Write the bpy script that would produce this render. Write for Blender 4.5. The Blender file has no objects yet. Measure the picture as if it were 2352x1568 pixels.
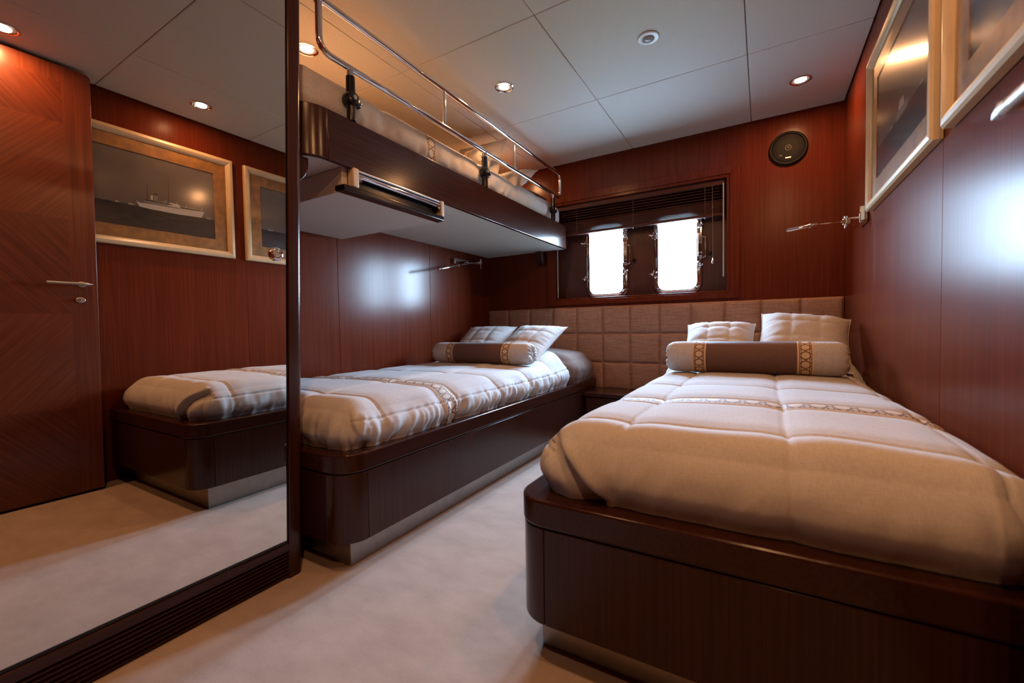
import bpy, bmesh, math, random
import numpy as np
from mathutils import Vector, Matrix, noise

sc = bpy.context.scene
COL = sc.collection
random.seed(7)

# ------------------------------------------------------------------ room dimensions (metres)
XL, XR, YB, YF, ZC = -2.079, 0.4065, 3.142, -0.75, 2.05
XM = -1.2755                      # face of the mirrored wardrobe

# ================================================================== materials
def new_mat(name):
    m = bpy.data.materials.new(name); m.use_nodes = True
    nt = m.node_tree; nt.nodes.clear()
    out = nt.nodes.new('ShaderNodeOutputMaterial')
    b = nt.nodes.new('ShaderNodeBsdfPrincipled')
    nt.links.new(b.outputs[0], out.inputs[0])
    return m, nt, b
def N(nt, t, **kw):
    n = nt.nodes.new(t)
    for k, v in kw.items():
        if k.startswith('i_'):
            key = k[2:]
            n.inputs[int(key) if key.isdigit() else key].default_value = v
        else: setattr(n, k, v)
    return n
def L(nt, a, b): nt.links.new(a, b)
def math_node(nt, op, a, b=None):
    n = N(nt, 'ShaderNodeMath', operation=op)
    for i, v in enumerate((a, b)):
        if v is None: continue
        if isinstance(v, (int, float)): n.inputs[i].default_value = v
        else: L(nt, v, n.inputs[i])
    return n.outputs[0]
def ramp(nt, fac, stops):
    r = N(nt, 'ShaderNodeValToRGB')
    e = r.color_ramp.elements
    while len(e) < len(stops): e.new(0.5)
    for el, (p, c) in zip(e, stops): el.position = p; el.color = (*c, 1)
    L(nt, fac, r.inputs[0]); return r.outputs[0]
def coords(nt, scale, rot=(0, 0, 0), kind='Object'):
    tc = N(nt, 'ShaderNodeTexCoord'); mp = N(nt, 'ShaderNodeMapping')
    if any(rot):                       # turn the grain first, then stretch it
        m0 = N(nt, 'ShaderNodeMapping'); m0.inputs['Rotation'].default_value = rot; L(nt, tc.outputs[kind], m0.inputs[0])
        mp.inputs['Scale'].default_value = scale; L(nt, m0.outputs[0], mp.inputs[0]); return mp.outputs[0]
    mp.inputs['Scale'].default_value = scale; mp.inputs['Rotation'].default_value = rot
    L(nt, tc.outputs[kind], mp.inputs[0]); return mp.outputs[0]

def wood(name, dark, mid, light, scale=(110, 110, 2.2), rot=(0, 0, 0), rough=0.27, coat=0.35, bump=0.04, spec=0.5):
    m, nt, b = new_mat(name)
    v = coords(nt, scale, rot)
    n1 = N(nt, 'ShaderNodeTexNoise', i_Scale=1.0, i_Detail=4.0, i_Roughness=0.55)
    L(nt, v, n1.inputs['Vector'])
    v2 = coords(nt, tuple(s * 0.09 for s in scale), rot)
    n2 = N(nt, 'ShaderNodeTexNoise', i_Scale=1.0, i_Detail=2.0)
    L(nt, v2, n2.inputs['Vector'])
    f = math_node(nt, 'ADD', math_node(nt, 'MULTIPLY', n1.outputs[0], 0.72), math_node(nt, 'MULTIPLY', n2.outputs[0], 0.28))
    c = ramp(nt, f, [(0.3, dark), (0.5, mid), (0.72, light)])
    L(nt, c, b.inputs['Base Color'])
    b.inputs['Roughness'].default_value = rough
    b.inputs['Specular IOR Level'].default_value = spec
    b.inputs['Coat Weight'].default_value = coat
    b.inputs['Coat Roughness'].default_value = rough * 0.8
    bp = N(nt, 'ShaderNodeBump', i_Strength=bump, i_Distance=0.002)
    L(nt, n1.outputs[0], bp.inputs['Height']); L(nt, bp.outputs[0], b.inputs['Normal'])
    return m

def plain(name, col, rough=0.5, metal=0.0, spec=0.5, noise_amt=0.0, nscale=60):
    m, nt, b = new_mat(name)
    b.inputs['Roughness'].default_value = rough
    b.inputs['Metallic'].default_value = metal
    b.inputs['Specular IOR Level'].default_value = spec
    if noise_amt:
        n = N(nt, 'ShaderNodeTexNoise', i_Scale=nscale, i_Detail=3.0)
        L(nt, coords(nt, (1, 1, 1)), n.inputs['Vector'])
        c = ramp(nt, n.outputs[0], [(0.3, tuple(x * (1 - noise_amt) for x in col)), (0.7, tuple(min(1, x * (1 + noise_amt)) for x in col))])
        L(nt, c, b.inputs['Base Color'])
    else: b.inputs['Base Color'].default_value = (*col, 1)
    return m

def fabric(name, col, scale=420, var=0.12, rough=0.85, stretch=6, bump=0.15, sheen=0.15):
    """plain weave: two crossed sets of slubby threads"""
    m, nt, b = new_mat(name)
    outs = []
    for sx in ((scale, scale / stretch, scale / stretch), (scale / stretch, scale, scale)):
        n = N(nt, 'ShaderNodeTexNoise', i_Scale=1.0, i_Detail=2.0)
        L(nt, coords(nt, sx), n.inputs['Vector']); outs.append(n.outputs[0])
    f = math_node(nt, 'MULTIPLY', math_node(nt, 'ADD', outs[0], outs[1]), 0.5)
    c = ramp(nt, f, [(0.36, tuple(x * (1 - var) for x in col)), (0.64, tuple(min(1, x * (1 + var)) for x in col))])
    L(nt, c, b.inputs['Base Color'])
    b.inputs['Roughness'].default_value = rough
    b.inputs['Specular IOR Level'].default_value = 0.25
    b.inputs['Sheen Weight'].default_value = sheen
    b.inputs['Sheen Roughness'].default_value = 0.4
    bp = N(nt, 'ShaderNodeBump', i_Strength=bump, i_Distance=0.001)
    L(nt, f, bp.inputs['Height']); L(nt, bp.outputs[0], b.inputs['Normal'])
    return m

def cane(name, ground, line):
    """woven cane ribbon: UV.x runs along the ribbon in cells, UV.y across it 0..1"""
    m, nt, b = new_mat(name)
    uv = N(nt, 'ShaderNodeUVMap'); sep = N(nt, 'ShaderNodeSeparateXYZ'); L(nt, uv.outputs[0], sep.inputs[0])
    u, v = sep.outputs[0], sep.outputs[1]
    fu = math_node(nt, 'SUBTRACT', math_node(nt, 'FRACT', u), 0.5)
    vv = math_node(nt, 'SUBTRACT', v, 0.5)
    masks = []
    def near(val, w):          # 1 where |val| < w
        return math_node(nt, 'LESS_THAN', math_node(nt, 'ABSOLUTE', val), w)
    r = math_node(nt, 'SQRT', math_node(nt, 'ADD', math_node(nt, 'MULTIPLY', fu, fu), math_node(nt, 'MULTIPLY', math_node(nt, 'MULTIPLY', vv, 1.35), math_node(nt, 'MULTIPLY', vv, 1.35))))
    inside = math_node(nt, 'LESS_THAN', r, 0.34)
    masks.append(near(math_node(nt, 'SUBTRACT', r, 0.36), 0.045))
    for sgn in (1, -1):       # the crossing diagonals
        for off in (0.5, -0.5):
            d = math_node(nt, 'ADD', math_node(nt, 'SUBTRACT', fu, math_node(nt, 'MULTIPLY', vv, sgn * 1.0)), off)
            masks.append(near(d, 0.045))
    for off in (0.24, -0.24, 0.36, -0.36): masks.append(near(math_node(nt, 'SUBTRACT', vv, off), 0.018))
    for off in (0.13, -0.13, 0.38, -0.38):
        masks.append(math_node(nt, 'MULTIPLY', near(math_node(nt, 'SUBTRACT', fu, off), 0.035), math_node(nt, 'GREATER_THAN', math_node(nt, 'ABSOLUTE', vv), 0.22)))
    s = masks[0]
    for k in masks[1:]: s = math_node(nt, 'MAXIMUM', s, k)
    s = math_node(nt, 'MULTIPLY', s, math_node(nt, 'SUBTRACT', 1.0, inside))
    s = math_node(nt, 'MULTIPLY', s, math_node(nt, 'LESS_THAN', math_node(nt, 'ABSOLUTE', vv), 0.385))
    mx = N(nt, 'ShaderNodeMix', data_type='RGBA')
    mx.inputs[6].default_value = (*ground, 1); mx.inputs[7].default_value = (*line, 1)
    L(nt, s, mx.inputs[0]); L(nt, mx.outputs[2], b.inputs['Base Color'])
    b.inputs['Roughness'].default_value = 0.7
    bp = N(nt, 'ShaderNodeBump', i_Strength=0.3, i_Distance=0.001)
    L(nt, s, bp.inputs['Height']); L(nt, bp.outputs[0], b.inputs['Normal'])
    return m

def glass(name, tint=(0.97, 0.98, 0.98), refl=0.06, rough=0.0):
    m = bpy.data.materials.new(name); m.use_nodes = True
    nt = m.node_tree; nt.nodes.clear()
    out = N(nt, 'ShaderNodeOutputMaterial'); mix = N(nt, 'ShaderNodeMixShader')
    t = N(nt, 'ShaderNodeBsdfTransparent'); g = N(nt, 'ShaderNodeBsdfGlossy')
    t.inputs[0].default_value = (*tint, 1); g.inputs['Roughness'].default_value = rough
    lw = N(nt, 'ShaderNodeLayerWeight', i_Blend=0.5)
    f = math_node(nt, 'ADD', math_node(nt, 'MULTIPLY', math_node(nt, 'POWER', lw.outputs['Facing'], 5.0), 0.6), refl * 0.6)
    L(nt, f, mix.inputs[0]); L(nt, t.outputs[0], mix.inputs[1]); L(nt, g.outputs[0], mix.inputs[2]); L(nt, mix.outputs[0], out.inputs[0])
    return m

def emit(name, col, s):
    m = bpy.data.materials.new(name); m.use_nodes = True
    nt = m.node_tree; nt.nodes.clear()
    out = N(nt, 'ShaderNodeOutputMaterial'); e = N(nt, 'ShaderNodeEmission')
    e.inputs[0].default_value = (*col, 1); e.inputs[1].default_value = s
    L(nt, e.outputs[0], out.inputs[0]); return m

M = {}
M['wall'] = wood('wall_veneer', (0.085, 0.0145, 0.0058), (0.118, 0.021, 0.008), (0.158, 0.0305, 0.0112), scale=(170, 170, 2.4), rough=0.22, coat=0.0, bump=.02, spec=0.16)
M['wallr'] = wood('wall_veneer_satin', (0.085, 0.0145, 0.0058), (0.118, 0.021, 0.008), (0.158, 0.0305, 0.0112), scale=(170, 170, 2.4), rough=0.28, coat=0.0, bump=.02, spec=0.05)
M['dark'] = wood('dark_mahogany', (0.028, 0.008, 0.0052), (0.038, 0.0115, 0.007), (0.051, 0.016, 0.0095), scale=(170, 170, 3), rough=0.2, coat=0.0, spec=.36)
M['darkx'] = wood('dark_mahogany_along', (0.028, 0.008, 0.0052), (0.038, 0.0115, 0.007), (0.051, 0.016, 0.0095), scale=(170, 3, 170), rough=0.18, coat=0.0, spec=.36)
M['blind'] = wood('blind_slat_wood', (0.05, 0.018, 0.014), (0.075, 0.028, 0.02), (0.1, 0.04, 0.028), scale=(3, 130, 130), rough=0.6, coat=0.0, spec=0.15)
M['recess'] = wood('recess_veneer', (0.05, 0.018, 0.014), (0.07, 0.024, 0.017), (0.095, 0.033, 0.022), rough=0.3, coat=0)
M['carpet'] = None
M['vinyl'] = plain('ceiling_vinyl', (0.66, 0.605, 0.51), rough=0.6, noise_amt=0.05, nscale=160)
M['seam'] = plain('seam_shadow_gap', (0.05, 0.03, 0.02), rough=0.9)
M['under'] = plain('bunk_underside_vinyl', (0.62, 0.585, 0.54), rough=0.55, noise_amt=0.04, nscale=150)
M['chrome'] = plain('polished_chrome', (0.82, 0.82, 0.83), rough=0.06, metal=1)
M['steel'] = plain('satin_steel', (0.66, 0.66, 0.66), rough=0.3, metal=1)
M['handle'] = plain('brushed_handle_steel', (0.42, 0.43, 0.43), rough=0.38, metal=1)
M['plinth'] = plain('brushed_plinth_metal', (0.36, 0.33, 0.31), rough=0.34, metal=1, noise_amt=0.08, nscale=30)
M['mirror'] = plain('silvered_mirror', (0.78, 0.735, 0.69), rough=0.0, metal=1)
M['black'] = plain('black_plastic', (0.007, 0.007, 0.008), rough=0.2, spec=.4)
M['blackmat'] = plain('black_mesh', (0.007, 0.007, 0.007), rough=0.6, spec=.2, noise_amt=0.3, nscale=500)
M['cone'] = plain('speaker_cone', (0.03, 0.026, 0.025), rough=0.45)
M['silver'] = plain('silver_badge', (0.6, 0.6, 0.6), rough=0.35, metal=1)
M['frame'] = plain('cream_gilt_moulding', (0.62, 0.47, 0.28), rough=0.3, spec=0.6, noise_amt=0.05, nscale=20)
M['mat'] = plain('gold_marbled_mount', (0.36, 0.165, 0.035), rough=0.5, noise_amt=0.28, nscale=26)
M['linen'] = fabric('linen_bedspread', (0.525, 0.515, 0.515), scale=430, var=.09)
M['linen2'] = fabric('linen_cushion', (0.51, 0.485, 0.465), scale=300)
M['sheet'] = fabric('taupe_sheet', (0.175, 0.112, 0.086), scale=350, var=0.06)
M['brown'] = fabric('brown_silk', (0.14, 0.074, 0.056), scale=300, var=0.08, rough=0.6)
M['button'] = fabric('button_cloth', (0.42, 0.36, 0.33), scale=300)
M['cane_warm'] = cane('cane_ribbon', (0.62, 0.46, 0.30), (0.12, 0.055, 0.03))
M['cane_pale'] = cane('cane_ribbon_pale', (0.60, 0.53, 0.46), (0.17, 0.115, 0.085))
M['pane'] = glass('porthole_glass')
M['picglass'] = glass('picture_glass', tint=(0.95, 0.95, 0.95), refl=0.05, rough=0.14)
M['lamp'] = emit('lamp_disc', (1.0, 0.86, 0.68), 28.0)
M['whitering'] = plain('white_enamel', (0.75, 0.75, 0.74), rough=0.3)
M['lens'] = plain('grey_lens', (0.35, 0.36, 0.37), rough=0.12)
M['cream'] = plain('cream_plastic', (0.66, 0.52, 0.38), rough=0.35)
M['rod'] = plain('acrylic_rod', (0.45, 0.42, 0.42), rough=0.15)
M['cord'] = plain('grey_cord', (0.2, 0.18, 0.18), rough=0.7)
M['bark'] = plain('tree_bark', (0.2, 0.17, 0.14), rough=0.9)
M['dim_ground'] = plain('dark_dim_ground', (0.09, 0.1, 0.07), rough=0.9, noise_amt=0.2, nscale=1)
M['leaf'] = plain('tree_leaves', (0.012, 0.014, 0.011), rough=0.8, noise_amt=0.3, nscale=2)
M['bounce_ground'] = plain('pale_bounce_ground', (0.55, 0.55, 0.55), rough=0.9, noise_amt=0.1, nscale=2)

# carpet: short cut pile with soft brushed patches
m, nt, b = new_mat('beige_carpet')
n1 = N(nt, 'ShaderNodeTexNoise', i_Scale=700.0, i_Detail=2.0); L(nt, coords(nt, (1, 1, 1)), n1.inputs['Vector'])
n2 = N(nt, 'ShaderNodeTexNoise', i_Scale=7.0, i_Detail=4.0, i_Roughness=0.6); L(nt, coords(nt, (1, 1.6, 1)), n2.inputs['Vector'])
f = math_node(nt, 'ADD', math_node(nt, 'MULTIPLY', n1.outputs[0], 0.45), math_node(nt, 'MULTIPLY', n2.outputs[0], 0.55))
L(nt, ramp(nt, f, [(0.32, (0.38, 0.30, 0.25)), (0.68, (0.54, 0.44, 0.375))]), b.inputs['Base Color'])
b.inputs['Roughness'].default_value = 0.95; b.inputs['Specular IOR Level'].default_value = 0.1
b.inputs['Sheen Weight'].default_value = 0.2
bp = N(nt, 'ShaderNodeBump', i_Strength=0.5, i_Distance=0.004); L(nt, f, bp.inputs['Height']); L(nt, bp.outputs[0], b.inputs['Normal'])
M['carpet'] = m

# headboard: slubby raffia-like weave
m, nt, b = new_mat('headboard_weave')
outs = []
for sx in ((14, 14, 420), (420, 420, 14)):
    n = N(nt, 'ShaderNodeTexNoise', i_Scale=1.0, i_Detail=3.0, i_Roughness=0.65); L(nt, coords(nt, sx), n.inputs['Vector']); outs.append(n.outputs[0])
f = math_node(nt, 'ADD', math_node(nt, 'MULTIPLY', outs[0], 0.62), math_node(nt, 'MULTIPLY', outs[1], 0.38))
L(nt, ramp(nt, f, [(0.33, (0.19, 0.088, 0.055)), (0.5, (0.34, 0.19, 0.125)), (0.68, (0.5, 0.32, 0.225))]), b.inputs['Base Color'])
b.inputs['Roughness'].default_value = 0.6; b.inputs['Specular IOR Level'].default_value = 0.35
bp = N(nt, 'ShaderNodeBump', i_Strength=0.25, i_Distance=0.0015); L(nt, f, bp.inputs['Height']); L(nt, bp.outputs[0], b.inputs['Normal'])
M['weave'] = m

# door leaf: quartered veneer with diagonal grain in alternating rows, straight-grained border
m, nt, b = new_mat('door_quartered_veneer')
tc = N(nt, 'ShaderNodeTexCoord'); sep = N(nt, 'ShaderNodeSeparateXYZ'); L(nt, tc.outputs['Object'], sep.inputs[0])
row = math_node(nt, 'FRACT', math_node(nt, 'MULTIPLY', math_node(nt, 'ADD', sep.outputs[2], 0.02), 1.12))
alt = math_node(nt, 'GREATER_THAN', row, 0.5)
border = math_node(nt, 'MAXIMUM', math_node(nt, 'GREATER_THAN', sep.outputs[1], 0.685), math_node(nt, 'GREATER_THAN', sep.outputs[2], 1.955))
def streak(rot, sc_):
    n = N(nt, 'ShaderNodeTexNoise', i_Scale=1.0, i_Detail=4.0); L(nt, coords(nt, sc_, rot), n.inputs['Vector']); return n.outputs[0]
def mixf(fac, a, c):
    n = N(nt, 'ShaderNodeMix', data_type='FLOAT'); L(nt, fac, n.inputs[0]); L(nt, a, n.inputs[2]); L(nt, c, n.inputs[3]); return n.outputs[0]
g = mixf(alt, streak((math.radians(50), 0, 0), (60, 3, 110)), streak((math.radians(-50), 0, 0), (60, 3, 110)))
g = mixf(border, g, streak((0, 0, 0), (110, 110, 2.2)))
tone = math_node(nt, 'ADD', math_node(nt, 'MULTIPLY', alt, 0.16), -0.08)
tone = math_node(nt, 'MULTIPLY', tone, math_node(nt, 'SUBTRACT', 1.0, border))
L(nt, ramp(nt, math_node(nt, 'ADD', g, tone), [(0.28, (0.085, 0.016, 0.006)), (0.5, (0.122, 0.0255, 0.009)), (0.74, (0.165, 0.038, 0.012))]), b.inputs['Base Color'])
b.inputs['Roughness'].default_value = 0.3; b.inputs['Coat Weight'].default_value = 0.3; b.inputs['Coat Roughness'].default_value = 0.25
M['door'] = m

# printed photograph: sky, sea
m, nt, b = new_mat('print_sky')
tc = N(nt, 'ShaderNodeTexCoord'); sep = N(nt, 'ShaderNodeSeparateXYZ'); L(nt, tc.outputs['Object'], sep.inputs[0])
n = N(nt, 'ShaderNodeTexNoise', i_Scale=6.0, i_Detail=3.0); L(nt, tc.outputs['Object'], n.inputs['Vector'])
L(nt, ramp(nt, n.outputs[0], [(0.3, (0.12, 0.1, 0.09)), (0.7, (0.17, 0.145, 0.13))]), b.inputs['Base Color'])
b.inputs['Roughness'].default_value = 0.35; M['psky'] = m
m, nt, b = new_mat('print_sea')
n = N(nt, 'ShaderNodeTexNoise', i_Scale=1.0, i_Detail=5.0, i_Roughness=0.7); L(nt, coords(nt, (1, 10, 48)), n.inputs['Vector'])
L(nt, ramp(nt, n.outputs[0], [(0.4, (0.012, 0.012, 0.013)), (0.6, (0.03, 0.029, 0.03)), (0.75, (0.12, 0.115, 0.11))]), b.inputs['Base Color'])
b.inputs['Roughness'].default_value = 0.35; M['psea'] = m
M['phull'] = plain('print_white', (0.55, 0.53, 0.51), rough=0.4)
M['pgrey'] = plain('print_grey', (0.22, 0.21, 0.2), rough=0.4)
M['pdark'] = plain('print_dark', (0.02, 0.02, 0.02), rough=0.4)

# ================================================================== mesh helpers
class MB:
    def __init__(s): s.v = []; s.f = []; s.mi = []; s.uv = {}
    def add(s, vs, fs, mi=0):
        o = len(s.v); s.v += [tuple(p) for p in vs]
        for f in fs: s.f.append(tuple(i + o for i in f)); s.mi.append(mi)
        return s
    def box(s, x0, x1, y0, y1, z0, z1, mi=0):
        vs = [(x, y, z) for x in (x0, x1) for y in (y0, y1) for z in (z0, z1)]
        return s.add(vs, [(0, 1, 3, 2), (4, 6, 7, 5), (0, 4, 5, 1), (2, 3, 7, 6), (0, 2, 6, 4), (1, 5, 7, 3)], mi)
    def prism(s, poly, z0, z1, mi=0):
        n = len(poly); vs = [(x, y, z0) for x, y in poly] + [(x, y, z1) for x, y in poly]
        fs = [tuple(reversed(range(n))), tuple(range(n, 2 * n))] + [(i, (i + 1) % n, n + (i + 1) % n, n + i) for i in range(n)]
        return s.add(vs, fs, mi)
    def extr(s, poly, axis, a0, a1, mi=0):
        """poly in the two other axes (cyclic order), extruded along axis"""
        n = len(poly); mk = {'x': lambda p, a: (a, p[0], p[1]), 'y': lambda p, a: (p[0], a, p[1]), 'z': lambda p, a: (p[0], p[1], a)}[axis]
        vs = [mk(p, a0) for p in poly] + [mk(p, a1) for p in poly]
        fs = [tuple(reversed(range(n))), tuple(range(n, 2 * n))] + [(i, (i + 1) % n, n + (i + 1) % n, n + i) for i in range(n)]
        return s.add(vs, fs, mi)
    def tube(s, pts, r, seg=14, caps=True, mi=0):
        pts = [Vector(p) for p in pts]; n = len(pts)
        rs = r if isinstance(r, (list, tuple)) else [r] * n
        t0 = (pts[1] - pts[0]).normalized()
        up = Vector((0, 0, 1)) if abs(t0.z) < 0.9 else Vector((1, 0, 0))
        nrm = t0.cross(up).normalized(); vs = []; prev = t0
        for i, p in enumerate(pts):
            if i == 0: t = t0
            elif i == n - 1: t = (pts[-1] - pts[-2]).normalized()
            else:
                t = ((pts[i] - pts[i - 1]).normalized() + (pts[i + 1] - pts[i]).normalized()).normalized()
            nrm = (nrm - t * nrm.dot(t)).normalized(); bn = t.cross(nrm)
            for k in range(seg):
                a = 2 * math.pi * k / seg
                vs.append(p + (nrm * math.cos(a) + bn * math.sin(a)) * rs[i])
        fs = []
        for i in range(n - 1):
            for k in range(seg):
                k2 = (k + 1) % seg; fs.append((i * seg + k, i * seg + k2, (i + 1) * seg + k2, (i + 1) * seg + k))
        if caps: fs.append(tuple(reversed(range(seg)))); fs.append(tuple(range((n - 1) * seg, n * seg)))
        return s.add(vs, fs, mi)
    def lathe(s, prof, origin, axis, seg=40, mi=0):
        """prof: (radius, height along axis)"""
        ax = Vector(axis).normalized(); up = Vector((0, 0, 1)) if abs(ax.z) < 0.9 else Vector((1, 0, 0))
        e1 = ax.cross(up).normalized(); e2 = ax.cross(e1); o = Vector(origin); vs = []; fs = []
        for r, h in prof:
            for k in range(seg):
                a = 2 * math.pi * k / seg; vs.append(o + ax * h + (e1 * math.cos(a) + e2 * math.sin(a)) * max(r, 1e-5))
        for i in range(len(prof) - 1):
            for k in range(seg):
                k2 = (k + 1) % seg; fs.append((i * seg + k, (i + 1) * seg + k, (i + 1) * seg + k2, i * seg + k2))
        return s.add(vs, fs, mi)
    def build(s, name, mats, parent=None, bevel=0.0, smooth=True, angle=35, segs=3):
        me = bpy.data.meshes.new(name)
        off = world_loc(parent) if parent else Vector()
        me.from_pydata([tuple(Vector(p) - off) for p in s.v], [], s.f)
        for mm in (mats if isinstance(mats, list) else [mats]): me.materials.append(mm)
        me.polygons.foreach_set('material_index', s.mi)
        bm = bmesh.new(); bm.from_mesh(me); bmesh.ops.recalc_face_normals(bm, faces=bm.faces); bm.to_mesh(me); bm.free()
        o = bpy.data.objects.new(name, me); COL.objects.link(o)
        if parent: o.parent = parent
        if smooth:
            me.shade_smooth(); me.set_sharp_from_angle(angle=math.radians(angle))
        if bevel:
            md = o.modifiers.new('edge', 'BEVEL'); md.width = bevel; md.segments = segs; md.limit_method = 'ANGLE'; md.angle_limit = math.radians(40)
            md.harden_normals = False
        return o
def world_loc(o):
    l = Vector(o.location)
    while o.parent: o = o.parent; l += Vector(o.location)
    return l
def tag(o, label, cat, group=None, kind=None):
    o['label'] = label; o['category'] = cat
    if group: o['group'] = group
    if kind: o['kind'] = kind
    return o
def thing(name, loc, label, cat, group=None):
    o = bpy.data.objects.new(name, None); o.empty_display_size = 0.05; COL.objects.link(o); o.location = loc
    return tag(o, label, cat, group)
def struct(o, label=None):
    o['kind'] = 'structure'
    if label: o['label'] = label
    return o
def arc(cx, cy, r, a0, a1, n=10):
    return [(cx + r * math.cos(math.radians(a0 + (a1 - a0) * i / n)), cy + r * math.sin(math.radians(a0 + (a1 - a0) * i / n))) for i in range(n + 1)]
def rrect(x0, x1, y0, y1, r, n=8):
    return arc(x1 - r, y0 + r, r, -90, 0, n) + arc(x1 - r, y1 - r, r, 0, 90, n) + arc(x0 + r, y1 - r, r, 90, 180, n) + arc(x0 + r, y0 + r, r, 180, 270, n)
def fillet(pts, r, n=8):
    """round the inner corners of a polyline"""
    P = [Vector(p) for p in pts]; out = [P[0]]
    for a, b_, c in zip(P, P[1:], P[2:]):
        d1 = (a - b_).normalized(); d2 = (c - b_).normalized(); ang = d1.angle(d2)
        t = r / math.tan(ang / 2); p1 = b_ + d1 * t; p2 = b_ + d2 * t
        ctr = b_ + (d1 + d2).normalized() * (r / math.sin(ang / 2))
        for i in range(n + 1):
            q = p1.lerp(p2, i / n); out.append(ctr + (q - ctr).normalized() * r)
    out.append(P[-1]); return out

# ================================================================== the room
# floor
floor = struct(MB().box(XL - .1, XR + .1, YF - .1, YB + .02, -.06, 0).build('floor', M['carpet']), 'beige cut pile carpet')

# ceiling: padded vinyl panels with narrow shadow gaps
mb = MB(); mb.box(XL - .1, XR + .1, YF - .1, YB + .02, ZC + .02, ZC + .08, 1)
xs = [XL + .003, -1.556, -.812, -.066, XR - .003]; ys = [YF, .073, .836, 1.595, 2.36, YB - .003]
gp = .0013
for i in range(4):
    for j in range(5):
        mb.box(xs[i] + gp, xs[i + 1] - gp, ys[j] + gp, ys[j + 1] - gp, ZC, ZC + .025, 0)
struct(mb.build('ceiling', [M['vinyl'], M['seam']], bevel=.003), 'cream padded ceiling panels')

def panelled_wall(name, axis, pos, thick, cuts, z0, z1, lab, mat='wall'):
    """vertical veneer panels split by hairline joints"""
    mb = MB()
    for a, b_ in zip(cuts, cuts[1:]):
        lo, hi = min(pos, pos + thick), max(pos, pos + thick)
        if axis == 'x': mb.box(lo, hi, a + .0007, b_ - .0007, z0, z1)
        else: mb.box(a + .0007, b_ - .0007, lo, hi, z0, z1)
    return struct(mb.build(name, M[mat], bevel=.0012, segs=2), lab)
panelled_wall('wall_left', 'x', XL, -.05, [YF - .05, .03, .81, 1.589, 2.366, YB + .02], -.02, ZC + .03, 'mahogany panelled wall behind the bunks')
panelled_wall('wall_right', 'x', XR, .05, [YF - .05, -.05, .75, 1.553, 2.351, YB + .02], -.02, ZC + .03, 'mahogany panelled wall with pictures', 'wallr')
panelled_wall('wall_front', 'y', YF, -.05, [XL - .05, -1.2, -.4, XR + .05], -.02, ZC + .03, 'mahogany panelled wall')
# back wall with the window opening
wx0, wx1, wz0, wz1 = -1.43, -.204, .994, 1.727
mb = MB(); t = .02
mb.box(XL - .05, wx0, YB, YB + t, -.02, ZC + .03); mb.box(wx1, XR + .05, YB, YB + t, -.02, ZC + .03)
mb.box(wx0, wx1, YB, YB + t, -.02, wz0); mb.box(wx0, wx1, YB, YB + t, wz1, ZC + .03)
struct(mb.build('wall_back', M['wall']), 'mahogany panelled wall with the window')
# recess: reveals and the back plate pierced by the two portholes
RD = YB + .105                                 # face of the back plate
ports = [(-1.172, -.921), (-.652, -.402)]; pz0, pz1, pr_ = 1.028, 1.537, .045
mb = MB()
mb.box(wx0 - .012, wx0, YB + .001, RD + .02, wz0 - .012, wz1 + .012); mb.box(wx1, wx1 + .012, YB + .001, RD + .02, wz0 - .012, wz1 + .012)
mb.box(wx0, wx1, YB + .001, RD + .02, wz0 - .012, wz0); mb.box(wx0, wx1, YB + .001, RD + .02, wz1, wz1 + .012)
struct(mb.build('trim_2', M['recess'], bevel=.001), 'dark window recess lining')
# back plate with rounded holes: build by ring quads between the hole outline and a rectangle round it
mb = MB()
def holed(mb, x0, x1, z0, z1, hx0, hx1, hz0, hz1, r, y0, y1):
    hole = rrect(hx0, hx1, hz0, hz1, r, 8); n = len(hole)
    cx, cz = (hx0 + hx1) / 2, (hz0 + hz1) / 2
    outer = []
    for i, (x, z) in enumerate(hole):
        k = i // 9
        # map each corner arc on two sides of the outer rectangle
        cxr = (x1, x1, x0, x0)[k]; czr = (z0, z1, z1, z0)[k]
        j = i % 9
        if k in (0, 2):
            outer.append((x if j < 4 else cxr, czr if j <= 4 else z))
        else:
            outer.append((cxr if j <= 4 else x, z if j < 4 else czr))
    vs = [(x, y0, z) for x, z in hole] + [(x, y0, z) for x, z in outer] + [(x, y1, z) for x, z in hole]
    fs = [(i, (i + 1) % n, n + (i + 1) % n, n + i) for i in range(n)] + [(i, 2 * n + i, 2 * n + (i + 1) % n, (i + 1) % n) for i in range(n)]
    mb.add(vs, fs)
xm = (ports[0][1] + ports[1][0]) / 2
holed(mb, wx0, xm, wz0, wz1, ports[0][0], ports[0][1], pz0, pz1, pr_, RD, RD + .06)
holed(mb, xm, wx1, wz0, wz1, ports[1][0], ports[1][1], pz0, pz1, pr_, RD, RD + .06)
mb.box(xm - .001, xm + .001, RD - .001, RD + .01, wz0, wz1)
struct(mb.build('trim_3', M['recess']), 'dark panel pierced by the portholes')
# window surround: mitred frame in two steps
def mitred(mb, x0, x1, z0, z1, w, y0, y1, wb=None):
    wb = wb or w
    o = [(x0, z0), (x1, z0), (x1, z1), (x0, z1)]; i_ = [(x0 + w, z0 + wb), (x1 - w, z0 + wb), (x1 - w, z1 - w), (x0 + w, z1 - w)]
    for k in range(4):
        k2 = (k + 1) % 4
        mb.extr([o[k], o[k2], i_[k2], i_[k]], 'y', y0, y1)
mb = MB(); mitred(mb, -1.503, -.134, .944, 1.802, .052, YB - .016, YB + .001, .036)
mitred(mb, -1.4515, -.1855, .9795, 1.7505, .021, YB - .009, YB + .012, .0145)
struct(mb.build('trim_1', M['wall'], bevel=.0015), 'mahogany window surround')

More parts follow.
